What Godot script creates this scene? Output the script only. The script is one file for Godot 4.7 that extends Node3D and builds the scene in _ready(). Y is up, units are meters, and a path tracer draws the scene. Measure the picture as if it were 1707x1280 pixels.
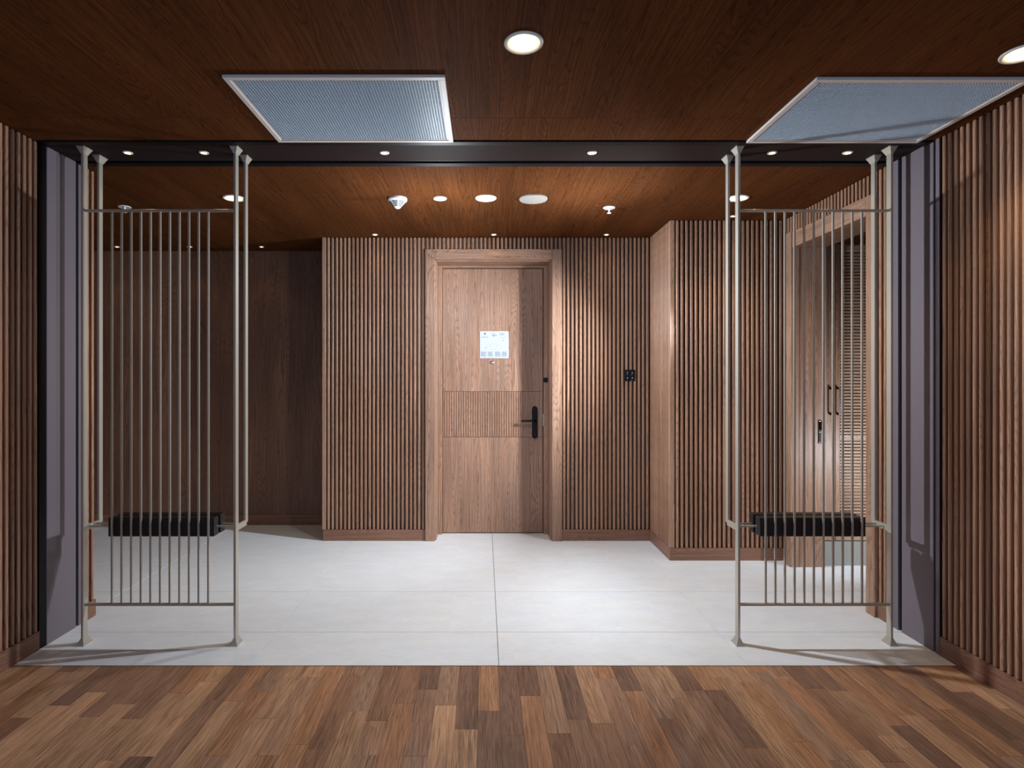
extends Node3D

# Metres, y up. The camera stands at x = 0, z = 0 and looks along -z.
const EYE := 1.376
const FOCAL := 960.0          # pixels, for a 1707 x 1280 frame
const CEIL := 2.575           # height of the veneered ceiling
const LEFT := -2.258          # face of the slats on the left side
const RIGHT := 2.265          # face of the slats on the right side
const GRAIN := Vector2(1.3, 2.6)      # metres covered by the veneer picture, across and along the grain
const OAK := Vector2(0.8, 2.4)        # the same for the floor oak

const FLASH := Color(0.93, 0.97, 1.0)

var M := {}
var cache := {}
var used := {}
var rng := RandomNumberGenerator.new()


# ------------------------------------------------------------------ nodes

func numbered(called: String) -> String:
	used[called] = used.get(called, -1) + 1
	return called if used[called] == 0 else "%s_%03d" % [called, used[called]]


func thing(called: String, label: String, category: String, at := Vector3.ZERO, group := "", kind := "") -> Node3D:
	var o := Node3D.new()
	o.name = numbered(called)
	add_child(o, true)
	o.position = at
	o.set_meta("label", label)
	o.set_meta("category", category)
	if group: o.set_meta("group", group)
	if kind: o.set_meta("kind", kind)
	return o


func part(parent: Node3D, called: String, mesh: Mesh, mat: Material, at := Vector3.ZERO, turn := Vector3.ZERO, label := "") -> MeshInstance3D:
	var o := MeshInstance3D.new()
	o.name = called
	o.mesh = mesh
	o.material_override = mat
	parent.add_child(o, true)
	o.position = at
	o.rotation = turn
	o.cast_shadow = GeometryInstance3D.SHADOW_CASTING_SETTING_ON
	if label: o.set_meta("label", label)
	return o


# a box given by its corners, in the parent's space
func slab(parent: Node3D, called: String, a: Vector3, b: Vector3, mat: Material, bevel := 0.0, label := "") -> MeshInstance3D:
	var lo := a.min(b)
	var hi := a.max(b)
	return part(parent, called, cbox(hi - lo, bevel), mat, (lo + hi) / 2.0, Vector3.ZERO, label)


# ------------------------------------------------------------------ meshes

func tri(st: SurfaceTool, a: Vector3, b: Vector3, c: Vector3, n: Vector3, uv: Array = []) -> void:
	var p := [a, b, c]
	var t: Array = uv
	if (b - a).cross(c - a).dot(n) > 0.0:
		p = [a, c, b]
		if uv: t = [uv[0], uv[2], uv[1]]
	for i in 3:
		st.set_normal(n)
		if t: st.set_uv(t[i])
		st.add_vertex(p[i])


func quad(st: SurfaceTool, a: Vector3, b: Vector3, c: Vector3, d: Vector3, n: Vector3, uv: Array = []) -> void:
	if uv:
		tri(st, a, b, c, n, [uv[0], uv[1], uv[2]])
		tri(st, a, c, d, n, [uv[0], uv[2], uv[3]])
	else:
		tri(st, a, b, c, n)
		tri(st, a, c, d, n)


# the mapping of a box: [axis across, axis along, picture corner, flip, metres covered, half size]
func box_uv(p: Vector3, m: Array) -> Vector2:
	var from: Vector2 = m[2]
	var flip: Vector2 = m[3]
	var covers: Vector2 = m[4]
	var half: Vector3 = m[5]
	var u: int = m[0]
	var v: int = m[1]
	return Vector2((from.x + flip.x * (p[u] + half[u])) / covers.x, (from.y + flip.y * (p[v] + half[v])) / covers.y)


func box_uvs(pts: Array, m: Array) -> Array:
	var t := []
	if m:
		for p in pts:
			t.append(box_uv(p, m))
	return t


func box_corner(centre: Vector3, s: Vector3, h: Vector3, c: float, axis: int) -> Vector3:
	var v := Vector3(s.x * (h.x - c), s.y * (h.y - c), s.z * (h.z - c))
	v[axis] = s[axis] * h[axis]
	return centre + v


func put_box(st: SurfaceTool, centre: Vector3, size: Vector3, bevel := 0.0, m: Array = []) -> void:
	var h := size / 2.0
	var c := minf(bevel, minf(h.x, minf(h.y, h.z)) * 0.9)
	for axis in 3:
		var u := (axis + 1) % 3
		var w := (axis + 2) % 3
		for s in [-1.0, 1.0]:
			var n := Vector3.ZERO
			n[axis] = s
			var pts := []
			for k in [[-1, -1], [1, -1], [1, 1], [-1, 1]]:
				var sg := Vector3.ZERO
				sg[axis] = s
				sg[u] = k[0]
				sg[w] = k[1]
				pts.append(box_corner(centre, sg, h, c, axis))
			quad(st, pts[0], pts[1], pts[2], pts[3], n, box_uvs(pts, m))
	if c <= 0.0:
		return
	for axis in 3:      # the edges that run along this axis
		var u := (axis + 1) % 3
		var w := (axis + 2) % 3
		for su in [-1.0, 1.0]:
			for sw in [-1.0, 1.0]:
				var lo := Vector3.ZERO
				lo[axis] = -1.0
				lo[u] = su
				lo[w] = sw
				var hi := lo
				hi[axis] = 1.0
				var n := Vector3.ZERO
				n[u] = su
				n[w] = sw
				var pts := [box_corner(centre, lo, h, c, u), box_corner(centre, hi, h, c, u), box_corner(centre, hi, h, c, w), box_corner(centre, lo, h, c, w)]
				quad(st, pts[0], pts[1], pts[2], pts[3], n.normalized(), box_uvs(pts, m))
	for sx in [-1.0, 1.0]:
		for sy in [-1.0, 1.0]:
			for sz in [-1.0, 1.0]:
				var s := Vector3(sx, sy, sz)
				var pts := [box_corner(centre, s, h, c, 0), box_corner(centre, s, h, c, 1), box_corner(centre, s, h, c, 2)]
				tri(st, pts[0], pts[1], pts[2], s.normalized(), box_uvs(pts, m))


func begin() -> SurfaceTool:
	var st := SurfaceTool.new()
	st.begin(Mesh.PRIMITIVE_TRIANGLES)
	return st


func cbox(size: Vector3, bevel := 0.0) -> Mesh:
	var key := [size.snappedf(0.0001), bevel]
	if not cache.has(key):
		var st := begin()
		put_box(st, Vector3.ZERO, size, bevel)
		cache[key] = st.commit()
	return cache[key]


# a board with its own piece of the wood picture. across and along are axes; from is the picture's corner in metres
func board(size: Vector3, bevel: float, across: int, along: int, from: Vector2, flip: Vector2, covers: Vector2) -> Mesh:
	var st := begin()
	put_box(st, Vector3.ZERO, size, bevel, [across, along, from, flip, covers, size / 2.0])
	return st.commit()


func put_lathe(st: SurfaceTool, profile: Array, seg := 32, centre := Vector3.ZERO, from := 0.0, to := TAU) -> void:
	for i in profile.size() - 1:
		var a: Vector2 = profile[i]
		var b: Vector2 = profile[i + 1]
		var d := (b - a).normalized()
		for k in seg:
			var t0 := from + (to - from) * k / seg
			var t1 := from + (to - from) * (k + 1) / seg
			var e0 := Vector3(cos(t0), 0, sin(t0))
			var e1 := Vector3(cos(t1), 0, sin(t1))
			var n0 := (e0 * -d.y + Vector3.UP * d.x)
			var n1 := (e1 * -d.y + Vector3.UP * d.x)
			var p := [centre + e0 * a.x + Vector3.UP * a.y, centre + e1 * a.x + Vector3.UP * a.y, centre + e1 * b.x + Vector3.UP * b.y, centre + e0 * b.x + Vector3.UP * b.y]
			var n := [n0, n1, n1, n0]
			for o in [[0, 1, 2], [0, 2, 3]]:
				var q: Array = o
				if (p[q[1]] - p[q[0]]).cross(p[q[2]] - p[q[0]]).dot(n0 + n1) > 0.0:
					q = [o[0], o[2], o[1]]
				for j in q:
					st.set_normal(n[j])
					st.add_vertex(p[j])


func lathe(profile: Array, seg := 32) -> Mesh:
	var st := begin()
	put_lathe(st, profile, seg)
	return st.commit()


# rectangular tiers, each [height, half width x, half width z]
func tiers(rows: Array) -> Mesh:
	var st := begin()
	for i in rows.size() - 1:
		var a: Array = rows[i]
		var b: Array = rows[i + 1]
		for k in 4:
			var s := [[-1, -1], [1, -1], [1, 1], [-1, 1]]
			var p: Array = s[k]
			var q: Array = s[(k + 1) % 4]
			var v := [Vector3(p[0] * a[1], a[0], p[1] * a[2]), Vector3(q[0] * a[1], a[0], q[1] * a[2]), Vector3(q[0] * b[1], b[0], q[1] * b[2]), Vector3(p[0] * b[1], b[0], p[1] * b[2])]
			var n: Vector3 = (v[1] - v[0]).cross(v[3] - v[0]).normalized()
			var out := Vector3(p[0] + q[0], 0, p[1] + q[1])
			if absf(n.y) > 0.99:
				n = Vector3.UP if b[1] < a[1] else Vector3.DOWN
			elif n.dot(out) < 0.0:
				n = -n
			quad(st, v[0], v[1], v[2], v[3], n)
	var top: Array = rows[-1]
	var low: Array = rows[0]
	for r in [top, low]:
		var up: float = 1.0 if r == top else -1.0
		quad(st, Vector3(-r[1], r[0], -r[2]), Vector3(r[1], r[0], -r[2]), Vector3(r[1], r[0], r[2]), Vector3(-r[1], r[0], r[2]), Vector3.UP * up)
	return st.commit()


# ------------------------------------------------------------------ pictures of materials

func noise(seed_: int, octaves := 3) -> FastNoiseLite:
	var n := FastNoiseLite.new()
	n.noise_type = FastNoiseLite.TYPE_SIMPLEX_SMOOTH
	n.seed = seed_
	n.frequency = 1.0
	n.fractal_type = FastNoiseLite.FRACTAL_FBM if octaves > 1 else FastNoiseLite.FRACTAL_NONE
	n.fractal_octaves = octaves
	return n


# walnut veneer, grain along v, near white so that the material's colour tints it
func veneer(turned := false) -> ImageTexture:
	var w := 1024
	var h := 1024
	var im := Image.create(w, h, false, Image.FORMAT_RGB8)
	var broad := noise(11, 2)
	var rings := noise(23, 2)
	var fine := noise(37, 2)
	var pore := noise(41, 1)
	for j in h:
		var y := GRAIN.y * j / h
		for i in w:
			var x := GRAIN.x * i / w
			var bend := 0.02 * broad.get_noise_2d(x * 2.5 + 9.0, y * 0.9)
			var r := rings.get_noise_2d(x * 4.5, y * 0.38) * 16.0 + x * 34.0 + fine.get_noise_2d(x * 18.0, y * 2.0) * 0.3
			var f := r - floorf(r)
			var line := pow(f, 4.0) * (1.0 if f < 0.92 else (1.0 - f) / 0.08)
			var streak := fine.get_noise_2d((x + bend) * 110.0, y * 1.1)
			var thin := pore.get_noise_2d((x + bend) * 300.0, y * 2.6)
			var p := pore.get_noise_2d((x + bend) * 420.0 + 70.0, y * 12.0)
			var tone := 0.84 + 0.09 * broad.get_noise_2d(x * 3.0, y * 0.5) - 0.20 * line + 0.15 * streak + 0.06 * thin - (0.10 if p > 0.5 else 0.0)
			var warm := 0.02 * broad.get_noise_2d(x * 7.0 + 40.0, y)
			var c := Color(clampf(tone + 0.02 + warm, 0, 1), clampf(tone - 0.05 * line, 0, 1), clampf(tone - 0.03 - 0.07 * line - warm, 0, 1))
			if turned:
				im.set_pixel(j, i, c)
			else:
				im.set_pixel(i, j, c)
	return ImageTexture.create_from_image(im)


# limed oak: brown with pale filled pores
func oak() -> ImageTexture:
	var w := 1024
	var h := 1024
	var im := Image.create(w, h, false, Image.FORMAT_RGB8)
	var broad := noise(101, 2)
	var rings := noise(113, 2)
	var fine := noise(127, 2)
	var pore := noise(131, 2)
	for j in h:
		var y := OAK.y * j / h
		for i in w:
			var x := OAK.x * i / w
			var bend := 0.006 * broad.get_noise_2d(x * 5.0 + 9.0, y * 1.4)
			var r := rings.get_noise_2d(x * 6.0, y * 0.42) * 9.0 + x * 46.0
			var f := r - floorf(r)
			var band := pow(f, 2.0) * (1.0 if f < 0.9 else (1.0 - f) / 0.1)
			var streak := fine.get_noise_2d((x + bend) * 95.0, y * 1.6)
			var p := pore.get_noise_2d((x + bend) * 330.0, y * 6.0)
			var lime := clampf((p - 0.06 + 0.22 * (f - 0.5) + 0.35 * broad.get_noise_2d(x * 9.0, y * 1.2)) * 4.0, 0.0, 1.0)
			var dark := clampf((-p - 0.22) * 3.0, 0.0, 1.0)
			var tone := 0.73 + 0.12 * broad.get_noise_2d(x * 4.0, y * 0.7) + 0.12 * streak - 0.13 * band - 0.10 * dark
			var c := Color(tone * 1.05, tone * 0.95, tone * 0.87).lerp(Color(1.0, 0.96, 0.93), lime * 0.45)
			im.set_pixel(i, j, c)
	return ImageTexture.create_from_image(im)


func mottle() -> ImageTexture:
	var w := 512
	var h := 512
	var im := Image.create(w, h, false, Image.FORMAT_RGB8)
	var a := noise(201, 4)
	var b := noise(211, 3)
	for j in h:
		for i in w:
			var x := 2.4 * i / w
			var y := 1.2 * j / h
			var t := 0.94 + 0.022 * a.get_noise_2d(x * 3.0, y * 7.0) + 0.018 * b.get_noise_2d(x * 14.0, y * 40.0)
			var k := 0.012 * a.get_noise_2d(x * 2.0 + 30.0, y * 3.0)
			im.set_pixel(i, j, Color(t + k, t, t - k))
	return ImageTexture.create_from_image(im)


func notice_print() -> ImageTexture:
	var im := Image.create(256, 240, false, Image.FORMAT_RGB8)
	im.fill(Color(0.95, 0.96, 0.97))
	var grey := Color(0.50, 0.55, 0.61)
	var dark := Color(0.25, 0.27, 0.32)
	var red := Color(0.72, 0.30, 0.36)
	var r := RandomNumberGenerator.new()
	r.seed = 5
	im.fill_rect(Rect2i(40, 14, 10, 16), red)             # crest
	im.fill_rect(Rect2i(36, 20, 18, 6), red)
	for k in 2:
		for x in range(14, 74, 4):
			im.fill_rect(Rect2i(x, 50 + k * 6, r.randi_range(2, 3), 3), grey)
	for x in range(98, 136, 4):
		im.fill_rect(Rect2i(x, 20, 3, 3), grey)
	# the room number, handwritten in dark ink
	for q in [[104, 36, 5, 3], [110, 32, 3, 8], [118, 30, 9, 3], [117, 30, 3, 9], [118, 38, 9, 3], [125, 39, 3, 9], [118, 46, 8, 3], [132, 34, 8, 3], [132, 38, 6, 3], [142, 33, 3, 8], [147, 37, 5, 3]]:
		im.fill_rect(Rect2i(q[0], q[1], q[2], q[3]), dark)
	for k in 4:
		for x in range(184, 220, 4):
			im.fill_rect(Rect2i(x, 15 + k * 6, r.randi_range(2, 3), 3), grey)
		im.fill_rect(Rect2i(174, 15 + k * 6, 4, 4), grey)
	for x in range(174, 230, 4):
		im.fill_rect(Rect2i(x, 56, 3, 2), grey)
	for k in 8:                                           # arrow
		im.fill_rect(Rect2i(205 - k / 2, 76 + k, 1 + k, 1), dark)
	var pink := Color(0.88, 0.80, 0.84)                   # floor plan
	for q in [[66, 112, 96, 2], [66, 112, 2, 30], [40, 140, 28, 2], [40, 140, 2, 24], [40, 162, 150, 2], [188, 122, 2, 42], [160, 112, 2, 10], [160, 122, 30, 2], [96, 112, 2, 50], [128, 112, 2, 50]]:
		im.fill_rect(Rect2i(q[0], q[1], q[2], q[3]), pink)
	im.fill_rect(Rect2i(52, 142, 7, 8), red.lerp(Color.WHITE, 0.4))
	im.fill_rect(Rect2i(86, 130, 5, 6), red.lerp(Color.WHITE, 0.4))
	im.fill_rect(Rect2i(150, 130, 6, 6), grey)
	for k in 4:                                           # four columns of small print
		for l in 9:
			var x := 10 + k * 62
			var end := x + r.randi_range(36, 52)
			while x < end:
				var s := r.randi_range(3, 8)
				im.fill_rect(Rect2i(x, 182 + l * 5, s, 3), grey)
				x += s + 2
	return ImageTexture.create_from_image(im)


func plain(c: Color, rough: float, metal := 0.0, spec := 0.5) -> StandardMaterial3D:
	var m := StandardMaterial3D.new()
	m.albedo_color = c
	m.roughness = rough
	m.metallic = metal
	m.metallic_specular = spec
	return m


func wood(tex: Texture2D, c: Color, rough: float, scale := Vector3.ZERO) -> StandardMaterial3D:
	var m := plain(c, rough, 0.0, 0.42)
	m.albedo_texture = tex
	if scale != Vector3.ZERO:
		m.uv1_triplanar = true
		m.uv1_world_triplanar = true
		m.uv1_triplanar_sharpness = 8.0
		m.uv1_scale = scale
	return m


func glowing(c: Color, energy: float) -> StandardMaterial3D:
	var m := plain(c, 0.5)
	m.emission_enabled = true
	m.emission = c
	m.emission_energy_multiplier = energy
	return m


func materials() -> void:
	var v := veneer()
	var hv := veneer(true)
	var up := Vector3(1 / GRAIN.x, 1 / GRAIN.y, 1 / GRAIN.x)
	var flat := Vector3(1 / GRAIN.y, 1 / GRAIN.x, 1 / GRAIN.y)
	M.slats = []
	for c in [Color8(184, 143, 120), Color8(174, 134, 112), Color8(192, 151, 128), Color8(180, 140, 118)]:
		M.slats.append(wood(v, c, 0.42, up))
	M.frame = wood(v, Color8(188, 152, 132), 0.42, up)
	M.rail = wood(hv, Color8(184, 148, 129), 0.42, flat)
	M.base = wood(hv, Color8(158, 118, 100), 0.42, flat)
	M.back = wood(v, Color8(158, 120, 102), 0.6, up)
	M.door = wood(v, Color8(190, 152, 132), 0.42)
	M.door_tri = wood(v, Color8(190, 152, 132), 0.42, up)
	M.panel = wood(v, Color8(140, 105, 88), 0.5)
	M.ceiling = wood(v, Color8(108, 66, 38), 0.7)
	M.ceiling.metallic_specular = 0.12
	M.louvre = wood(hv, Color8(200, 170, 152), 0.45, flat)
	var o := oak()
	M.planks = []
	for c in [Color8(206, 174, 152), Color8(190, 158, 140), Color8(222, 188, 160), Color8(208, 166, 136), Color8(166, 138, 124), Color8(214, 174, 142), Color8(198, 170, 152), Color8(234, 198, 168), Color8(180, 146, 126)]:
		M.planks.append(wood(o, c, 0.42))
	M.oak_rest = wood(o, Color8(176, 138, 112), 0.42)
	M.tile = plain(Color8(238, 241, 247), 0.5)
	M.tile.albedo_texture = mottle()
	M.grout = plain(Color8(112, 110, 110), 0.9)
	M.slab = plain(Color8(120, 112, 104), 0.9)
	M.purple = plain(Color8(106, 96, 103), 0.5, 0.0, 0.45)
	M.black = plain(Color8(16, 16, 19), 0.5, 0.0, 0.3)
	M.soffit = plain(Color8(46, 35, 34), 0.65, 0.0, 0.18)
	M.bronze = plain(Color8(186, 179, 167), 0.36, 0.5)
	M.block = plain(Color8(17, 18, 22), 0.4)
	M.lock = plain(Color8(12, 12, 14), 0.5, 0.0, 0.35)
	M.chrome = plain(Color8(200, 200, 205), 0.25, 1.0)
	M.white = plain(Color8(222, 224, 226), 0.45)
	M.speaker = plain(Color8(160, 154, 148), 0.8, 0.0, 0.2)
	M.rim = plain(Color8(228, 224, 216), 0.35)
	M.vent = plain(Color8(214, 206, 200), 0.45)
	M.grid = plain(Color8(206, 220, 232), 0.4)
	M.plinth = plain(Color8(150, 146, 142), 0.6)
	M.plaster = plain(Color8(190, 186, 180), 0.9)
	M.glow_edge = glowing(Color(1.0, 0.84, 0.5), 1.5)
	M.glow = glowing(Color(1.0, 0.93, 0.76), 9.0)
	M.glow_small = glowing(Color(1.0, 0.86, 0.58), 7.0)
	M.icon = plain(Color8(150, 176, 200), 0.5)
	M.paper = plain(Color8(206, 209, 214), 0.6)
	M.paper.albedo_texture = notice_print()
	M.daylight = glowing(Color(0.74, 0.86, 1.0), 1.2)


# ------------------------------------------------------------------ camera and light

func stage() -> void:
	var cam := Camera3D.new()
	cam.name = "camera"
	cam.projection = Camera3D.PROJECTION_FRUSTUM
	cam.near = 0.05
	cam.far = 60.0
	cam.size = 1280.0 / FOCAL * cam.near
	cam.frustum_offset = Vector2(46.5, -9.0) / FOCAL * cam.near
	add_child(cam)
	cam.position = Vector3(0, EYE, 0)
	cam.current = true

	var env := Environment.new()
	env.background_mode = Environment.BG_COLOR
	env.background_color = Color.BLACK
	env.tonemap_mode = Environment.TONE_MAPPER_LINEAR
	env.tonemap_exposure = 1.28
	env.sdfgi_enabled = true
	env.ssao_enabled = true
	env.ssil_enabled = true
	var we := WorldEnvironment.new()
	we.name = "world"
	we.environment = env
	add_child(we)

	# the flash heads whose shadows the photograph shows, between the screens and the back wall:
	# one on the left throws to the right, two on the right throw to the left and at the door
	flash_head("flash_right", Vector3(-0.28, 2.10, -3.66), Vector3(0.95, -0.32, 0.03), 64.0, 1.0, 4.9)
	flash_head("flash_left", Vector3(1.72, 2.08, -3.70), Vector3(-0.95, -0.30, 0.06), 61.0, 1.0, 6.3)
	flash_head("flash_side", Vector3(1.78, 1.90, -3.76), Vector3(-0.90, -0.22, -0.38), 38.0, 0.7, 4.8)
	flash_spill("flash_spill", Vector3(-0.28, 2.10, -3.66), 0.5)
	# a third one stands inside the small room on the right and lights the wardrobe
	flash_head("flash_closet", Vector3(2.98, 0.75, -3.42), Vector3(-0.25, 0.02, -0.8), 62.0, 0.6, 0.8)

	# daylight from the window behind the camera
	var day := AreaLight3D.new()
	day.name = "daylight"
	day.area_size = Vector2(3.0, 1.7)
	day.light_color = Color(0.66, 0.82, 1.0)
	day.light_energy = 2.8
	day.area_range = 20.0
	day.shadow_enabled = true
	add_child(day)
	day.position = Vector3(0, 1.35, 2.42)     # faces -z


func flash_spill(called: String, at: Vector3, energy: float) -> void:
	var l := OmniLight3D.new()
	l.name = called
	l.light_color = FLASH
	l.light_energy = energy
	l.light_size = 0.04
	l.omni_range = 15.0
	l.omni_attenuation = 2.0
	l.shadow_enabled = true
	add_child(l)
	l.position = at


func flash_head(called: String, at: Vector3, towards: Vector3, angle: float, soft: float, energy: float) -> void:
	var l := SpotLight3D.new()
	l.name = called
	l.light_color = FLASH
	l.light_energy = energy
	l.light_size = 0.04
	l.spot_angle = angle
	l.spot_angle_attenuation = soft
	l.spot_range = 15.0
	l.spot_attenuation = 2.0
	l.shadow_enabled = true
	add_child(l)
	l.position = at
	l.basis = Basis.looking_at(towards.normalized(), Vector3.RIGHT if absf(towards.y) > 0.9 else Vector3.UP)


# ------------------------------------------------------------------ the room

func build_floor() -> void:
	var f := thing("floor", "wooden strip floor in front of pale floor tiles", "floor", Vector3.ZERO, "", "structure")
	slab(f, "screed", Vector3(-4.9, -0.15, 2.7), Vector3(3.7, -0.012, -5.7), M.grout)
	# oak strips, short lengths, running away from the camera
	var edge := 2.757
	var near := 1.25
	var width := 0.0905
	var n := 0
	var x := LEFT - 0.03
	rng.seed = 7
	while x < RIGHT + 0.03:
		var z := edge + rng.randf_range(0.0, 0.5)
		while z > near:
			var len := rng.randf_range(0.38, 0.72)
			var z1 := minf(z, edge)
			var z0 := maxf(z - len, near)
			if z1 - z0 > 0.03:
				var size := Vector3(width - 0.0006, 0.012, z1 - z0 - 0.0006)
				var from := Vector2(rng.randf_range(0, OAK.x), rng.randf_range(0, OAK.y))
				var up := rng.randf_range(-0.0003, 0.0003)
				part(f, "plank", board(size, 0.0005, 0, 2, from, Vector2(1, 1), OAK), M.planks[rng.randi() % M.planks.size()], Vector3(x + width / 2.0, -0.006 + up, -(z0 + z1) / 2.0))
				n += 1
			z -= len
		x += width
	var rest := part(f, "planks", board(Vector3(RIGHT - LEFT + 0.08, 0.012, near + 2.6), 0.0, 0, 2, Vector2.ZERO, Vector2(1, 1), OAK), M.oak_rest, Vector3((LEFT + RIGHT) / 2.0, -0.006, (2.6 - near) / 2.0))
	rest.set_meta("kind", "stuff")
	slab(f, "threshold_strip", Vector3(LEFT - 0.02, -0.011, -2.758), Vector3(RIGHT + 0.02, 0.0004, -2.7605), M.lock)
	# large tiles, 1.2 x 0.6
	var xs := [-4.73, -3.53, -2.33, -1.13, 0.0704, 1.27, 2.47, 3.67]
	var zs := [2.7615, 3.127, 3.722, 4.327, 4.927, 5.527]
	for i in xs.size() - 1:
		for j in zs.size() - 1:
			var a := Vector3(xs[i] + 0.0014, -0.012, -zs[j] - 0.0014)
			var b := Vector3(xs[i + 1] - 0.0014, 0.0, -zs[j + 1] + 0.0014)
			if j == 0:
				a.x = maxf(a.x, LEFT - 0.02)
				b.x = minf(b.x, RIGHT + 0.02)
				if b.x - a.x < 0.02: continue
			var s := (b - a).abs()
			part(f, "tile", board(s, 0.0006, 0, 2, Vector2(rng.randf() * 2.4, rng.randf() * 1.2), Vector2(1, 1), Vector2(2.4, 1.2)), M.tile, (a + b) / 2.0)


func build_ceiling() -> void:
	var c := thing("ceiling", "dark brown veneered ceiling with fine panel joints", "ceiling", Vector3.ZERO, "", "structure")
	slab(c, "ceiling_slab", Vector3(-4.9, CEIL + 0.012, 2.7), Vector3(3.7, CEIL + 0.15, -5.7), M.lock)
	var xs := [-4.9, -3.63, -2.36, -1.09, 0.18, 1.45, 2.72, 3.7]
	var rows := [[-2.6, 0.25], [0.25, 2.65], [2.65, 2.902], [3.238, 5.6]]
	var g := 0.0004
	for r in rows.size():
		for i in xs.size() - 1:
			var x0: float = xs[i]
			var x1: float = xs[i + 1]
			if r < 3:
				x0 = maxf(x0, LEFT - 0.03)
				x1 = minf(x1, RIGHT + 0.03)
				if x1 - x0 < 0.05: continue
			var size := Vector3(x1 - x0 - g * 2, 0.012, rows[r][1] - rows[r][0] - g * 2)
			var k := i * 3 + r
			var flip := Vector2(1 if k % 2 else -1, 1 if (k / 2) % 2 else -1)
			var from := Vector2(0.0 if flip.x > 0 else GRAIN.x, 0.0 if flip.y > 0 else GRAIN.y)
			part(c, "panel", board(size, 0.0004, 0, 2, from, flip, GRAIN), M.ceiling, Vector3((x0 + x1) / 2.0, CEIL + 0.006, -(rows[r][0] + rows[r][1]) / 2.0))


const PITCH := 0.0352
const SLAT_W := 0.0185
const SLAT_D := 0.042

# slats along x on a wall that faces the camera (face at depth z)
func slats_x(w: Node3D, x0: float, x1: float, y0: float, y1: float, z: float) -> void:
	var n := int(round((x1 - x0) / PITCH))
	var step := (x1 - x0) / n
	for k in n:
		part(w, "slat", cbox(Vector3(SLAT_W, y1 - y0, SLAT_D), 0.003), M.slats[rng.randi() % 4], Vector3(x0 + (k + 0.5) * step, (y0 + y1) / 2.0, -z - SLAT_D / 2.0))


# slats along z on a side wall (face at x, backing on the side of out)
func slats_z(w: Node3D, z0: float, z1: float, y0: float, y1: float, x: float, out: float) -> void:
	var n := int(round((z1 - z0) / PITCH))
	var step := (z1 - z0) / n
	for k in n:
		part(w, "slat", cbox(Vector3(SLAT_D, y1 - y0, SLAT_W), 0.003), M.slats[rng.randi() % 4], Vector3(x + out * SLAT_D / 2.0, (y0 + y1) / 2.0, -z0 - (k + 0.5) * step))


const BASE_H := 0.096

func build_side_walls() -> void:
	rng.seed = 21
	for s in [-1.0, 1.0]:
		var side := "left" if s < 0 else "right"
		var x := LEFT if s < 0 else RIGHT
		var front := 2.925 if s < 0 else 2.862
		var w := thing("wall_" + side, "wall of upright brown slats in the foreground on the %s" % side, "wall", Vector3.ZERO, "", "structure")
		slab(w, "backing", Vector3(x + s * SLAT_D, 0, 2.6), Vector3(x + s * 0.22, CEIL, -front), M.back)
		var z1 := front - 0.004
		var z0 := z1 - PITCH * 58
		slats_z(w, z0, z1, BASE_H, CEIL - 0.002, x, s)
		slab(w, "panel", Vector3(x, BASE_H, 2.5), Vector3(x + s * SLAT_D, CEIL - 0.002, -z0 + 0.01), M.slats[0])
		var b := thing("baseboard_" + side, "brown wooden baseboard under the foreground slats on the %s" % side, "baseboard", Vector3.ZERO, "", "structure")
		slab(b, "skirting", Vector3(x - s * 0.001, 0, 2.5), Vector3(x + s * SLAT_D, BASE_H - 0.001, -front), M.base, 0.0015)
	# behind the camera
	var r := thing("wall_rear", "plain wall with a wide window behind the camera", "wall", Vector3.ZERO, "", "structure")
	slab(r, "wall_panel", Vector3(-2.3, 0, 2.5), Vector3(2.3, 0.45, 2.65), M.plaster)
	slab(r, "wall_panel", Vector3(-2.3, 2.25, 2.5), Vector3(2.3, CEIL, 2.65), M.plaster)
	slab(r, "wall_panel", Vector3(-2.3, 0.45, 2.5), Vector3(-1.55, 2.25, 2.65), M.plaster)
	slab(r, "wall_panel", Vector3(1.55, 0.45, 2.5), Vector3(2.3, 2.25, 2.65), M.plaster)
	var wi := thing("window_1", "wide bright window behind the camera", "window", Vector3.ZERO, "", "structure")
	slab(wi, "pane", Vector3(-1.5, 0.5, 2.56), Vector3(1.5, 2.2, 2.57), M.daylight)
	for y in [[0.45, 0.5], [2.2, 2.25]]:
		slab(wi, "window_frame", Vector3(-1.55, y[0], 2.5), Vector3(1.55, y[1], 2.62), M.black)
	for x in [-1.55, -0.025, 1.5]:
		slab(wi, "window_frame", Vector3(x, 0.5, 2.52), Vector3(x + 0.05, 2.2, 2.6), M.black)


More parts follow.
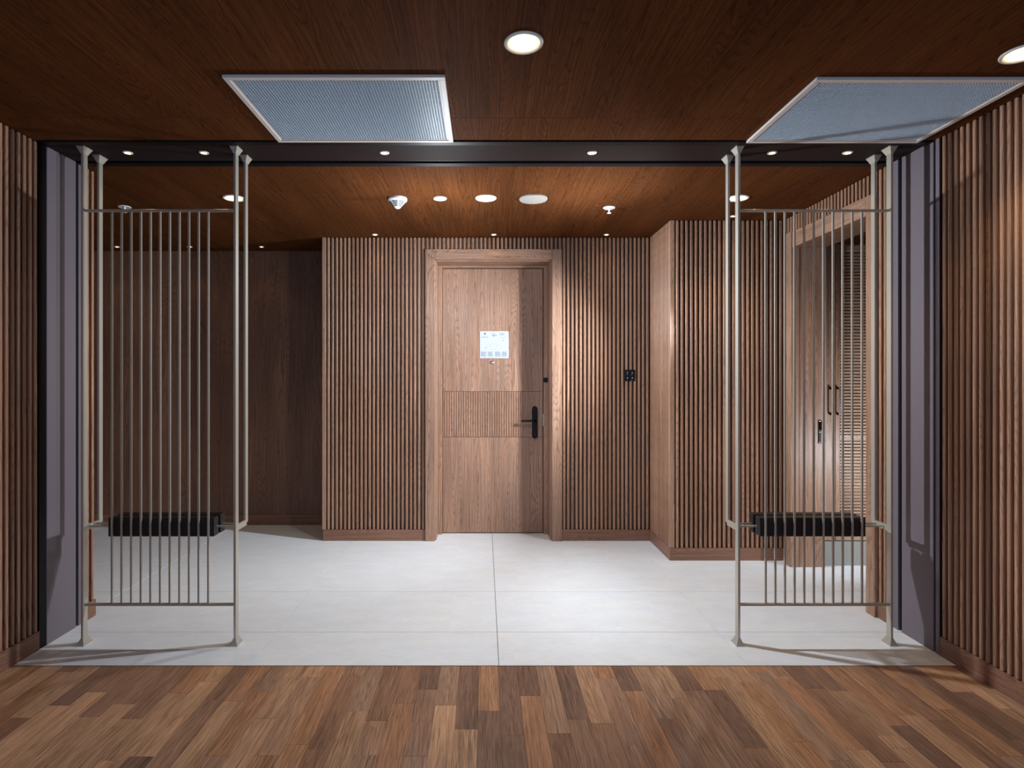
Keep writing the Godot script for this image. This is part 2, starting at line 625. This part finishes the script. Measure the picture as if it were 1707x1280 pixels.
func build_portal() -> void:
	var t := thing("trim_1", "dark portal frame of mauve panels with black reveals across the passage", "portal", Vector3.ZERO, "", "structure")
	# jambs: depth from, depth to, kind
	var left := [[2.925, 2.972, "k"], [2.972, 3.186, "p"], [3.186, 3.207, "k"], [3.207, 3.262, "p"]]
	var right := [[2.862, 2.866, "k"], [2.866, 2.890, "p"], [2.890, 2.904, "k"], [2.904, 3.124, "p"], [3.124, 3.152, "k"], [3.152, 3.238, "p"]]
	for s in [-1.0, 1.0]:
		var x := LEFT if s < 0 else RIGHT
		var rows: Array = left if s < 0 else right
		slab(t, "jamb_core", Vector3(x + s * 0.016, 0, -rows[0][0]), Vector3(x + s * 0.22, CEIL, -rows[-1][1]), M.black)
		for r in rows:
			if r[2] == "p":
				slab(t, "jamb_panel", Vector3(x, 0.0, -r[0]), Vector3(x + s * 0.016, CEIL, -r[1]), M.purple, 0.001)
			elif r[0] == rows[0][0]:
				slab(t, "edge_strip", Vector3(x + s * 0.002, 0.0, -r[0]), Vector3(x + s * 0.016, CEIL, -r[1]), M.black, 0.001)
	# the soffit of the portal
	slab(t, "head_core", Vector3(LEFT - 0.02, CEIL + 0.002, -2.902), Vector3(RIGHT + 0.02, CEIL + 0.012, -3.238), M.black)
	slab(t, "head_panel", Vector3(LEFT + 0.001, CEIL - 0.001, -2.945), Vector3(RIGHT - 0.001, CEIL + 0.002, -3.165), M.soffit)
	slab(t, "head_edge", Vector3(LEFT + 0.001, CEIL - 0.007, -2.902), Vector3(RIGHT - 0.001, CEIL + 0.002, -2.945), M.black, 0.001)
	slab(t, "head_edge", Vector3(LEFT + 0.001, CEIL - 0.007, -3.19), Vector3(RIGHT - 0.001, CEIL + 0.002, -3.238), M.black, 0.001)


const BACK := 4.884       # depth of the slatted wall with the door
const NICHE := 5.414      # depth of the dark flat wall on the left
const STEP := 4.354       # depth of the slatted projection on the right

func build_back_walls() -> void:
	rng.seed = 33
	var w := thing("wall_back", "back wall of upright brown slats around the central door", "wall", Vector3.ZERO, "", "structure")
	slab(w, "backing", Vector3(-1.374, 0, -BACK - SLAT_D), Vector3(-0.50, CEIL, -5.6), M.back)
	slab(w, "backing", Vector3(0.655, 0, -BACK - SLAT_D), Vector3(2.4, CEIL, -5.6), M.back)
	slab(w, "backing", Vector3(-0.50, 2.47, -BACK - SLAT_D), Vector3(0.655, CEIL, -5.6), M.back)
	slab(w, "backing", Vector3(-0.50, 0, -5.2), Vector3(0.655, 2.47, -5.6), M.back)
	slab(w, "end_board", Vector3(-1.374, BASE_H, -BACK), Vector3(-1.342, CEIL - 0.002, -BACK - SLAT_D), M.frame, 0.002)
	slats_x(w, -1.338, -0.500, BASE_H, CEIL - 0.002, BACK)
	slats_x(w, 0.662, 1.404, BASE_H, CEIL - 0.002, BACK)
	slats_x(w, -0.500, 0.662, 2.472, CEIL - 0.002, BACK)
	var b := thing("baseboard_back", "brown wooden baseboard under the back wall slats", "baseboard", Vector3.ZERO, "", "structure")
	slab(b, "skirting", Vector3(-1.366, 0, -BACK + 0.001), Vector3(-0.500, BASE_H - 0.001, -BACK - SLAT_D), M.base, 0.0015)
	slab(b, "skirting", Vector3(0.660, 0, -BACK + 0.001), Vector3(1.404, BASE_H - 0.001, -BACK - SLAT_D), M.base, 0.0015)

	# the projection to the right of the door
	var p := thing("wall_projection", "slatted projection between the central door and the side doorway", "wall", Vector3.ZERO, "", "structure")
	slab(p, "backing", Vector3(1.405 + SLAT_D, 0, -STEP - SLAT_D), Vector3(2.5, CEIL, -5.6), M.back)
	slats_z(p, STEP + 0.03, BACK, BASE_H, CEIL - 0.002, 1.405, 1.0)
	slab(p, "corner_board", Vector3(1.405, BASE_H, -STEP), Vector3(1.440, CEIL - 0.002, -STEP - 0.03), M.frame, 0.002)
	slats_x(p, 1.444, 2.262, BASE_H, CEIL - 0.002, STEP)
	var pb := thing("baseboard_projection", "brown wooden baseboard around the slatted projection", "baseboard", Vector3.ZERO, "", "structure")
	slab(pb, "skirting", Vector3(1.404, 0, -STEP + 0.001), Vector3(2.265, BASE_H - 0.001, -STEP - SLAT_D), M.base, 0.0015)
	slab(pb, "skirting", Vector3(1.404, 0, -STEP - SLAT_D), Vector3(1.404 + SLAT_D, BASE_H - 0.001, -BACK), M.base, 0.0015)

	# the passage that leads off to the left
	var n := thing("wall_niche", "flat dark wood panelled wall behind the left screen", "wall", Vector3.ZERO, "", "structure")
	slab(n, "backing", Vector3(-4.9, 0, -NICHE - 0.015), Vector3(-1.374, CEIL, -5.65), M.back)
	var xs := [-4.85, -3.62, -2.49, -1.376]
	for i in 3:
		var sz := Vector3(xs[i + 1] - xs[i] - 0.002, CEIL - 0.1, 0.015)
		part(n, "panel", board(sz, 0.001, 0, 1, Vector2(0.05 if i % 2 else 1.25, 0), Vector2(1 if i % 2 else -1, 1), GRAIN), M.panel, Vector3((xs[i] + xs[i + 1]) / 2.0, 0.1 + sz.y / 2.0, -NICHE - 0.0075))
	slab(n, "return_panel", Vector3(-1.376, 0.0, -BACK - SLAT_D), Vector3(-1.374, CEIL, -NICHE), M.back)
	var nb := thing("baseboard_niche", "dark wooden baseboard under the flat panelled wall", "baseboard", Vector3.ZERO, "", "structure")
	slab(nb, "skirting", Vector3(-4.85, 0, -NICHE + 0.004), Vector3(-1.38, 0.099, -NICHE - 0.015), M.base, 0.0015)
	var e := thing("wall_passage_end", "end wall of the passage on the left", "wall", Vector3.ZERO, "", "structure")
	slab(e, "backing", Vector3(-4.85, 0, -3.2), Vector3(-4.98, CEIL, -5.65), M.panel)
	var l := thing("wall_passage", "short lit stretch of slats behind the left end of the portal", "wall", Vector3.ZERO, "", "structure")
	slab(l, "backing", Vector3(-4.9, 0, -3.264), Vector3(LEFT - SLAT_D, CEIL, -3.35), M.back)
	slats_z(l, 3.264, 3.346, BASE_H, CEIL - 0.002, LEFT, -1.0)
	slab(l, "skirting", Vector3(LEFT + 0.001, 0, -3.264), Vector3(LEFT - SLAT_D, BASE_H - 0.001, -3.35), M.base, 0.0015)


func build_main_door() -> void:
	var d := thing("door_1", "closed brown wooden door with a fluted band and black lever in the slatted wall", "door", Vector3.ZERO, "", "structure")
	var zf := BACK - 0.014
	# architrave
	slab(d, "architrave", Vector3(-0.498, 0, -zf), Vector3(-0.416, 2.472, -BACK - 0.03), M.frame, 0.0025)
	slab(d, "architrave", Vector3(0.575, 0, -zf), Vector3(0.660, 2.472, -BACK - 0.03), M.frame, 0.0025)
	slab(d, "architrave", Vector3(-0.4155, 2.385, -zf), Vector3(0.5745, 2.472, -BACK - 0.03), M.rail, 0.0025)
	# reveal
	slab(d, "reveal", Vector3(-0.43, 0, -BACK - 0.02), Vector3(-0.406, 2.385, -5.14), M.frame, 0.002)
	slab(d, "reveal", Vector3(0.563, 0, -BACK - 0.02), Vector3(0.59, 2.385, -5.14), M.frame, 0.002)
	slab(d, "reveal", Vector3(-0.406, 2.374, -BACK - 0.02), Vector3(0.563, 2.40, -5.14), M.rail, 0.002)
	# rebate around the leaf
	slab(d, "door_stop", Vector3(-0.406, 0, -5.085), Vector3(-0.3705, 2.374, -5.16), M.frame, 0.002)
	slab(d, "door_stop", Vector3(0.5265, 0, -5.085), Vector3(0.563, 2.374, -5.16), M.frame, 0.002)
	slab(d, "door_stop", Vector3(-0.3705, 2.3545, -5.085), Vector3(0.5265, 2.374, -5.16), M.rail, 0.002)
	# leaf: three panels with fine grooves
	var z := 5.12
	slab(d, "leaf_core", Vector3(-0.367, 0.008, -z - 0.008), Vector3(0.521, 2.350, -z - 0.045), M.lock)
	for f in [[-0.367, 0.521, 1.263, 2.350], [-0.367, 0.521, 0.008, 0.855], [0.346, 0.521, 0.857, 1.261], [-0.367, -0.357, 0.857, 1.261]]:
		var sz := Vector3(f[1] - f[0], f[3] - f[2], 0.008)
		part(d, "leaf_panel", board(sz, 0.001, 0, 1, Vector2(0.4 + f[0], f[2]), Vector2(1, 1), GRAIN), M.door, Vector3((f[0] + f[1]) / 2.0, (f[2] + f[3]) / 2.0, -z - 0.004))
	var st := begin()
	var n := 33
	for k in n:
		var x := -0.355 + (k + 0.5) * (0.700 / n)
		put_box(st, Vector3(x, 1.059, -z - 0.004), Vector3(0.0145, 0.404, 0.008), 0.002)
	put_box(st, Vector3(-0.0055, 1.059, -z - 0.007), Vector3(0.703, 0.404, 0.002))
	var fl := part(d, "fluted_band", st.commit(), M.door_tri)
	fl.set_meta("kind", "stuff")
	# peephole, lock, sensor
	part(d, "peephole", lathe([Vector2(0, 0.012), Vector2(0.009, 0.011), Vector2(0.014, 0.008), Vector2(0.016, 0.0), Vector2(0.0, 0.0)], 20), M.chrome, Vector3(0.073, 1.519, -z), Vector3(PI / 2, 0, 0), "small round chrome peephole")
	var cap := begin()
	var plate := []
	for k in 17:
		var a := PI * k / 16.0
		plate.append(Vector2(cos(a) * 0.0255, 0.1185 + sin(a) * 0.0255))
	for k in 17:
		var a := PI + PI * k / 16.0
		plate.append(Vector2(cos(a) * 0.0255, -0.1185 + sin(a) * 0.0255))
	for k in plate.size():
		var p: Vector2 = plate[k]
		var q: Vector2 = plate[(k + 1) % plate.size()]
		tri(cap, Vector3(0, 0, 0.016), Vector3(p.x * 0.9, p.y * 0.985, 0.016), Vector3(q.x * 0.9, q.y * 0.985, 0.016), Vector3.BACK)
		var nn := Vector3((p.x + q.x) / 2.0, clampf((p.y + q.y) / 2.0, -0.0255, 0.0255) if absf(p.y) > 0.1185 else 0.0, 0.0).normalized()
		quad(cap, Vector3(p.x * 0.9, p.y * 0.985, 0.016), Vector3(q.x * 0.9, q.y * 0.985, 0.016), Vector3(q.x, q.y, 0.0), Vector3(p.x, p.y, 0.0), (nn + Vector3.BACK * 0.2).normalized())
	var lock := part(d, "lock_plate", cap.commit(), M.lock, Vector3(0.450, 0.987, -z), Vector3.ZERO, "tall black lock plate with rounded ends")
	part(lock, "spindle", lathe([Vector2(0.011, 0.0), Vector2(0.011, 0.05), Vector2(0.0, 0.05)], 16), M.lock, Vector3(0, 0.017, 0.014), Vector3(PI / 2, 0, 0))
	part(lock, "lever", cbox(Vector3(0.135, 0.02, 0.012), 0.003), M.lock, Vector3(-0.056, 0.017, 0.058))
	part(lock, "keyhole_cover", cbox(Vector3(0.012, 0.022, 0.003), 0.001), M.lock, Vector3(0, -0.07, 0.0165))
	slab(d, "strike_plate", Vector3(0.5225, 0.955, -5.118), Vector3(0.5265, 1.06, -5.14), M.chrome)
	slab(d, "door_contact", Vector3(0.524, 1.345, -5.072), Vector3(0.562, 1.383, -5.086), M.lock, 0.002)


func build_side_door() -> void:
	rng.seed = 55
	var w := thing("wall_doorway", "slatted right wall above and beside the side doorway", "wall", Vector3.ZERO, "", "structure")
	var zn := 3.315
	var zo := 3.392
	var zp := 4.198
	var zq := 4.275
	var head := 2.332
	var top := 2.447
	slab(w, "backing", Vector3(RIGHT + SLAT_D, 0, -3.24), Vector3(2.47, CEIL, -zn - 0.03), M.back)
	slab(w, "backing", Vector3(RIGHT + SLAT_D, top - 0.05, -zn - 0.03), Vector3(2.47, CEIL, -STEP), M.back)
	slab(w, "backing", Vector3(RIGHT + SLAT_D, 0, -zp - 0.03), Vector3(2.47, top - 0.05, -STEP - 0.02), M.back)
	slats_z(w, 3.24, zn, BASE_H, CEIL - 0.002, RIGHT, 1.0)
	slats_z(w, zn, zq, top + 0.002, CEIL - 0.002, RIGHT, 1.0)
	slats_z(w, zq, STEP - 0.002, BASE_H, CEIL - 0.002, RIGHT, 1.0)
	slab(w, "skirting", Vector3(RIGHT - 0.001, 0, -3.24), Vector3(RIGHT + SLAT_D, BASE_H - 0.001, -zn), M.base, 0.0015)
	slab(w, "skirting", Vector3(RIGHT - 0.001, 0, -zq), Vector3(RIGHT + SLAT_D, BASE_H - 0.001, -STEP + 0.002), M.base, 0.0015)

	var d := thing("door_2", "open side doorway with a wide brown wooden frame on the right", "doorway", Vector3.ZERO, "", "structure")
	var x := RIGHT - 0.018
	slab(d, "architrave", Vector3(x, 0, -zn - 0.001), Vector3(x + 0.05, top, -zo), M.frame, 0.0025)
	slab(d, "architrave", Vector3(x - 0.012, 0, -zp), Vector3(x + 0.05, top, -zq + 0.001), M.frame, 0.0025)
	slab(d, "architrave", Vector3(x, head, -zo), Vector3(x + 0.05, top, -zp), M.rail, 0.0025)
	slab(d, "reveal", Vector3(x + 0.05, 0, -zo + 0.018), Vector3(2.489, head, -zo), M.frame, 0.002)
	slab(d, "reveal", Vector3(x + 0.05, head, -zo + 0.018), Vector3(2.489, head + 0.018, -zp - 0.03), M.rail, 0.002)
	# the far reveal is made of three boards
	var xs := [x + 0.052, 2.342, 2.410, 2.489]
	for k in 3:
		var sz := Vector3(xs[k + 1] - xs[k] - 0.001, head, 0.018)
		part(d, "reveal_board", board(sz, 0.001, 0, 1, Vector2(0.2 + 0.31 * k, 0), Vector2(1, 1), GRAIN), M.door, Vector3((xs[k] + xs[k + 1]) / 2.0, head / 2.0, -zp - 0.004 - 0.009))
	slab(d, "edge_seal", Vector3(2.489, 0.2, -zp - 0.004), Vector3(2.496, head, -zp - 0.02), M.plinth)
	var k := slab(d, "latch_keep", Vector3(2.437, 0.902, -zp + 0.004), Vector3(2.457, 1.076, -zp - 0.004), M.lock, 0.003, "black latch keep with a boxed bolt")
	part(k, "bolt_box", cbox(Vector3(0.024, 0.058, 0.018), 0.003), M.lock, Vector3(0.012, 0.042, 0.01))
	for y in [0.078, -0.004, -0.078]:
		part(k, "screw", lathe([Vector2(0, 0.002), Vector2(0.003, 0.0015), Vector2(0.004, 0.0)], 10), M.chrome, Vector3(-0.002, y, 0.004), Vector3(PI / 2, 0, 0))

	# the little room behind
	var c := thing("wall_closet", "walls of the small room beyond the side doorway", "wall", Vector3.ZERO, "", "structure")
	slab(c, "backing", Vector3(2.47, 0, -3.15), Vector3(3.65, CEIL, -3.25), M.panel)
	slab(c, "backing", Vector3(3.55, 0, -3.15), Vector3(3.65, CEIL, -4.9), M.panel)
	slab(c, "backing", Vector3(2.47, 0, -4.8), Vector3(3.65, CEIL, -4.9), M.panel)

	var wd := thing("wardrobe", "fitted wardrobe with pale louvred doors seen through the side doorway", "wardrobe", Vector3(2.5, 0, -4.24))
	slab(wd, "plinth", Vector3(0.0, 0, 0.0), Vector3(1.04, 0.178, -0.5), M.plinth, 0.001, "grey plinth")
	slab(wd, "carcass", Vector3(0.0, 0.18, -0.025), Vector3(1.04, 2.45, -0.54), M.back)
	slab(wd, "top_panel", Vector3(0.0, 2.372, 0.0), Vector3(1.04, 2.45, -0.024), M.rail, 0.001)
	var narrow := slab(wd, "door", Vector3(0.002, 0.186, 0.004), Vector3(0.081, 2.368, -0.02), M.door_tri, 0.0015)
	bar_handle(narrow, Vector3(0.004, 1.211 - 1.277, 0.012))
	var stile := slab(wd, "door", Vector3(0.085, 0.186, 0.004), Vector3(0.117, 2.368, -0.02), M.door_tri, 0.0015)
	var off: Vector3 = stile.position
	bar_handle(stile, Vector3(-0.002, 1.211 - 1.277, 0.012))
	var wide := 0.44
	for r in [["rail", 0.186, 0.213], ["rail", 0.918, 0.962], ["rail", 2.305, 2.368]]:
		slab(stile, r[0], Vector3(0.117, r[1], 0.004) - off, Vector3(0.117 + wide, r[2], -0.02) - off, M.louvre, 0.0015)
	slab(stile, "stile", Vector3(0.117 + wide, 0.186, 0.004) - off, Vector3(0.117 + wide + 0.07, 2.368, -0.02) - off, M.door_tri, 0.0015)
	var y := 0.2165
	while y < 2.30:
		if y < 0.902 or y > 0.964:
			part(stile, "louvre", cbox(Vector3(wide, 0.0165, 0.012), 0.002), M.louvre, Vector3(0.117 + wide / 2.0, y + 0.008, -0.004) - off)
		y += 0.02345
	slab(wd, "door", Vector3(0.117 + wide + 0.074, 0.186, 0.004), Vector3(1.038, 2.368, -0.02), M.door_tri, 0.0015)


func bar_handle(door: Node3D, at: Vector3) -> void:
	var h := part(door, "handle", cbox(Vector3(0.011, 0.207, 0.006), 0.002), M.chrome, at + Vector3(0, 0, 0.026), Vector3.ZERO, "slim grey bar handle with black ends")
	for s in [-1, 1]:
		part(h, "standoff", cbox(Vector3(0.011, 0.018, 0.03), 0.002), M.lock, Vector3(0, s * 0.094, -0.014))


# ------------------------------------------------------------------ the metal screens

func build_screen(x0: float, x1: float, label: String) -> void:
	var mid := (x0 + x1) / 2.0
	var half := (x1 - x0) / 2.0
	var zn := 2.99      # depth of the front posts
	var zr := 3.112     # depth of the rear posts
	var s := thing("metal_screen", label, "screen", Vector3(mid, 0, -zn), "bronze metal screens under the portal")
	var fh := 0.034
	var foot := tiers([[0, .021, .035], [.004, .021, .035], [.004, .0195, .033], [.010, .0175, .031], [.010, .0165, .0295], [.017, .0145, .0275], [.017, .0135, .026], [.025, .011, .024], [.025, .010, .0225], [fh, .0075, .0195]])
	var ph := CEIL - 0.001
	for e in [-1.0, 1.0]:
		part(s, "post", cbox(Vector3(0.012, ph - 0.02, 0.035), 0.001), M.bronze, Vector3(e * half, ph / 2.0, 0))
		part(s, "foot", foot, M.bronze, Vector3(e * half, 0.0003, 0))
		part(s, "cap", foot, M.bronze, Vector3(e * half, ph, 0), Vector3(PI, 0, 0))
		var y := 0.60
		part(s, "rear_post", cbox(Vector3(0.012, ph - 0.01 - y, 0.03), 0.001), M.bronze, Vector3(e * half, (ph - 0.01 + y) / 2.0, zn - zr))
		part(s, "cap", foot, M.bronze, Vector3(e * half, ph, zn - zr), Vector3(PI, 0, 0))
		part(s, "arm", cbox(Vector3(0.0119, 0.03, zr - zn), 0.001), M.bronze, Vector3(e * half, y + 0.0, (zn - zr) / 2.0))
		for dz in [-0.04, -0.097]:
			part(s, "rod", cbox(Vector3(half - 0.2735, 0.009, 0.009), 0.001), M.bronze, Vector3(e * (half + 0.2735) / 2.0, y, dz))
	for y in [0.204, 2.247]:
		part(s, "rail", cbox(Vector3(half * 2.0 - 0.012, 0.012, 0.016), 0.001), M.bronze, Vector3(0, y, 0))
	for k in 11:
		part(s, "bar", cbox(Vector3(0.0095, 2.247 - 0.204 - 0.012, 0.0095), 0.001), M.bronze, Vector3((k - 5) * 0.05, (2.247 + 0.204) / 2.0, 0))
	# black block held by the rods, in two halves with a gap
	var b := Node3D.new()
	b.name = "block"
	s.add_child(b, true)
	b.position = Vector3(0, 0.603, -0.0715)
	part(b, "block_half", cbox(Vector3(0.55, 0.098, 0.054), 0.0015), M.block, Vector3(0, 0, 0.0365))
	part(b, "block_half", cbox(Vector3(0.55, 0.098, 0.054), 0.0015), M.block, Vector3(0, 0, -0.0365))
	part(b, "core", cbox(Vector3(0.53, 0.09, 0.02)), M.lock)


# ------------------------------------------------------------------ ceiling fittings

func down(x: float, z: float) -> Vector3:
	return Vector3(x, CEIL, -z)


func lamp(l: SpotLight3D, at: Node3D, energy: float, angle: float, size: float, tint: Color, y: float) -> void:
	l.name = "beam"
	l.light_energy = energy
	l.light_color = tint
	l.light_size = size
	l.spot_angle = angle
	l.spot_angle_attenuation = 0.6
	l.spot_range = 15.0
	l.spot_attenuation = 2.0
	l.shadow_enabled = true
	at.add_child(l)
	l.position.y = y
	l.rotation.x = -PI / 2


func downlight(x: float, z: float, label: String) -> void:
	var d := thing("downlight", label, "downlight", down(x, z), "round recessed downlights")
	part(d, "trim_ring", lathe([Vector2(0.070, 0), Vector2(0.070, -0.003), Vector2(0.067, -0.006), Vector2(0.060, -0.006), Vector2(0.055, -0.003), Vector2(0.054, -0.0005)], 48), M.rim)
	part(d, "diffuser", lathe([Vector2(0.0545, -0.001), Vector2(0.0, -0.001)], 48), M.glow_edge)
	part(d, "inner_lens", lathe([Vector2(0.049, -0.001), Vector2(0.048, -0.003), Vector2(0.0, -0.003)], 40), M.glow)
	lamp(SpotLight3D.new(), d, 0.35, 58.0, 0.045, Color(1.0, 0.86, 0.62), -0.012)


func spot(x: float, z: float, label: String, group: String, r := 0.025) -> void:
	var d := thing("spotlight", label, "spotlight", down(x, z - 0.0) + Vector3(0, -0.0012, 0), group)
	part(d, "bezel", lathe([Vector2(r, 0), Vector2(r, -0.002), Vector2(r * 0.9, -0.004), Vector2(r * 0.66, -0.004), Vector2(r * 0.56, -0.0005)], 28), M.rim)
	part(d, "lens", lathe([Vector2(r * 0.58, -0.001), Vector2(0.0, -0.001)], 24), M.glow_small)
	lamp(SpotLight3D.new(), d, 0.02, 40.0, 0.012, Color(1.0, 0.84, 0.6), -0.008)


func sprinkler(x: float, z: float, label: String) -> void:
	var s := thing("sprinkler", label, "sprinkler", down(x, z), "ceiling sprinklers")
	part(s, "rosette", lathe([Vector2(0.042, 0), Vector2(0.042, -0.003), Vector2(0.037, -0.006), Vector2(0.024, -0.004), Vector2(0.013, -0.003), Vector2(0.0, -0.003)], 32), M.white)
	part(s, "stem", lathe([Vector2(0.008, -0.003), Vector2(0.006, -0.016), Vector2(0.005, -0.038), Vector2(0.0, -0.038)], 16), M.white)
	part(s, "deflector", lathe([Vector2(0.004, -0.036), Vector2(0.0145, -0.037), Vector2(0.0145, -0.040), Vector2(0.0, -0.041)], 20), M.white)


func build_fittings() -> void:
	downlight(0.141, 2.055, "large glowing downlight in the foreground ceiling near the top centre")
	downlight(1.985, 2.12, "downlight cut off by the right edge above the right air vent")
	downlight(-1.661, 3.824, "downlight behind the inner posts of the left screen")
	downlight(0.012, 3.824, "downlight between the small white disc and the ceiling speaker")
	downlight(1.685, 3.824, "downlight behind the inner posts of the right screen")
	var n := 0
	var names := ["outer small spotlight in the portal head over the left screen", "inner small spotlight in the portal head over the left screen", "small spotlight in the portal head below the left air vent", "small spotlight in the open middle of the portal head right of centre", "inner small spotlight in the portal head over the right screen", "outer small spotlight in the portal head over the right screen"]
	for px in [213, 340, 641, 987, 1287, 1413]:
		spot((px - 807) * 3.053 / FOCAL, 3.053, names[n], "small spotlights in the portal head")
		n += 1
	n = 0
	var back := ["tiny spotlight by the back wall left of the door", "tiny spotlight by the back wall above the door", "tiny spotlight by the back wall right of the door"]
	for px in [625, 823, 1011]:
		spot((px - 807) * 4.79 / FOCAL, 4.79, back[n], "tiny spotlights along the back wall", 0.024)
		n += 1
	n = 0
	var dark := ["leftmost tiny spotlight by the dark flat wall behind the left screen", "middle tiny spotlight by the dark flat wall behind the left screen", "tiny spotlight by the dark flat wall right of the left screen"]
	for px in [195, 316, 436]:
		spot((px - 807) * 5.23 / FOCAL, 5.23, dark[n], "tiny spotlights along the dark flat wall", 0.024)
		n += 1
	spot((1222 - 807) * 4.247 / FOCAL, 4.247, "tiny spotlight over the slatted projection behind the right screen", "tiny spotlights along the back wall", 0.022)

	sprinkler(-2.51, 4.02, "white sprinkler head in the passage ceiling behind the left screen")
	sprinkler(0.877, 4.04, "white sprinkler head hanging right of the ceiling speaker")

	var d := thing("smoke_detector", "white conical smoke detector with dark slots on the back ceiling", "detector", down(-0.575, 3.83))
	part(d, "base", lathe([Vector2(0.062, 0), Vector2(0.063, -0.004), Vector2(0.063, -0.014), Vector2(0.060, -0.018)], 40), M.white)
	part(d, "cone", lathe([Vector2(0.060, -0.018), Vector2(0.055, -0.024), Vector2(0.020, -0.062), Vector2(0.012, -0.068), Vector2(0.0, -0.070)], 40), M.white)
	var st := begin()
	for k in 5:
		var t0 := 0.10 + k * 0.17
		var a := Vector2(0.055, -0.024).lerp(Vector2(0.020, -0.062), t0)
		var b := Vector2(0.055, -0.024).lerp(Vector2(0.020, -0.062), t0 + 0.10)
		var out := Vector2(0.0006, -0.0005)
		for q in 6:
			put_lathe(st, [a + out, b + out], 8, Vector3.ZERO, TAU * q / 6 + 0.10 + PI / 12, TAU * (q + 1) / 6 - 0.10 + PI / 12)
	var sl := part(d, "slots", st.commit(), M.lock, Vector3.ZERO, Vector3.ZERO, "dark ventilation slots")

	var m := thing("ceiling_sensor", "small flat white disc right of the smoke detector", "sensor", down(-0.293, 3.83))
	part(m, "disc", lathe([Vector2(0.044, 0), Vector2(0.043, -0.006), Vector2(0.036, -0.008), Vector2(0.024, -0.008)], 36), M.white)
	part(m, "dome", lathe([Vector2(0.024, -0.008), Vector2(0.020, -0.013), Vector2(0.010, -0.016), Vector2(0.0, -0.017)], 28), M.white)

	var sp := thing("ceiling_speaker", "large flat white ceiling speaker disc above the door", "speaker", down(0.328, 3.837))
	part(sp, "rim", lathe([Vector2(0.094, 0), Vector2(0.094, -0.006), Vector2(0.091, -0.009), Vector2(0.087, -0.009)], 48), M.speaker)
	part(sp, "grille", lathe([Vector2(0.087, -0.009), Vector2(0.06, -0.0096), Vector2(0.0, -0.010)], 48), M.speaker)

	vent(-1.034, -0.155, 2.270, 2.897, "off-white air vent grille in the ceiling left of the middle")
	vent(1.322, 2.185, 2.288, 2.906, "bluish air vent grille in the ceiling by the right wall")


func vent(x0: float, x1: float, z0: float, z1: float, label: String) -> void:
	var v := thing("air_vent", label, "air vent", Vector3((x0 + x1) / 2.0, CEIL, -(z0 + z1) / 2.0), "ceiling air vents")
	var hx := (x1 - x0) / 2.0
	var hz := (z1 - z0) / 2.0
	var t := 0.012
	var w := 0.022
	for s in [-1.0, 1.0]:
		slab(v, "frame_bar", Vector3(-hx, -t, s * hz), Vector3(hx, 0, s * (hz - w)), M.vent, 0.001)
		slab(v, "frame_bar", Vector3(s * hx, -t, -hz + w), Vector3(s * (hx - w), 0, hz - w), M.vent, 0.001)
		slab(v, "inner_bar", Vector3(-hx + w, -t + 0.003, s * (hz - w)), Vector3(hx - w, 0, s * (hz - w - 0.008)), M.vent)
		slab(v, "inner_bar", Vector3(s * (hx - w), -t + 0.003, -hz + w), Vector3(s * (hx - w - 0.008), 0, hz - w), M.vent)
	slab(v, "backing", Vector3(-hx + w, -0.001, -hz + w), Vector3(hx - w, 0, hz - w), M.lock)
	var st := begin()
	var ix := hx - w - 0.008
	var iz := hz - w - 0.008
	var nx := int(ix * 2.0 / 0.0123)
	var nz := int(iz * 2.0 / 0.0118)
	for k in range(1, nx):
		put_box(st, Vector3(-ix + 2.0 * ix * k / nx, -0.0065, 0), Vector3(0.002, 0.0045, iz * 2.0))
	for k in range(1, nz):
		put_box(st, Vector3(0, -0.0065, -iz + 2.0 * iz * k / nz), Vector3(ix * 2.0, 0.0045, 0.002))
	var g := part(v, "eggcrate", st.commit(), M.grid)
	g.set_meta("kind", "stuff")


func build_small() -> void:
	var n := thing("evacuation_notice", "white printed evacuation plan on the door above the peephole", "notice", Vector3(0.0905, 1.677, -5.12))
	var st := begin()
	var a := Vector2(0.128, 0.120)
	quad(st, Vector3(-a.x, a.y, 0.0035), Vector3(a.x, a.y, 0.0035), Vector3(a.x, -a.y, 0.0035), Vector3(-a.x, -a.y, 0.0035), Vector3.BACK, [Vector2(0, 0), Vector2(1, 0), Vector2(1, 1), Vector2(0, 1)])
	part(n, "print", st.commit(), M.paper)
	part(n, "plate", cbox(Vector3(0.256, 0.24, 0.003), 0.0005), M.white, Vector3(0, 0, 0.0016))

	var s := thing("switch_panel", "small black switch panel with lit symbols on the slats right of the door", "switch", Vector3(1.229, 1.404, -BACK))
	part(s, "plate", cbox(Vector3(0.092, 0.094, 0.009), 0.002), M.lock, Vector3(0, 0, 0.005))
	for i in [-1, 1]:
		for j in [-1, 1]:
			var b := part(s, "button", cbox(Vector3(0.038, 0.042, 0.004), 0.001), M.lock, Vector3(i * 0.0205, j * 0.022, 0.011))
			var ic := tiers([[0, 0.005, 0.0004], [0.010, 0.0008, 0.0004]])
			part(b, "symbol", ic, M.icon, Vector3(0.004, -0.004, 0.0022))
			part(b, "symbol", cbox(Vector3(0.016, 0.0012, 0.0006)), M.icon, Vector3(0, -0.018, 0.0022))


func _ready() -> void:
	stage()
	materials()
	build_floor()
	build_ceiling()
	build_side_walls()
	build_portal()
	build_back_walls()
	build_main_door()
	build_side_door()
	build_screen(-2.076, -1.288, "tall bronze metal screen of thin bars with a black block on the left")
	build_screen(1.317, 2.106, "tall bronze metal screen of thin bars with a black block on the right")
	build_fittings()
	build_small()
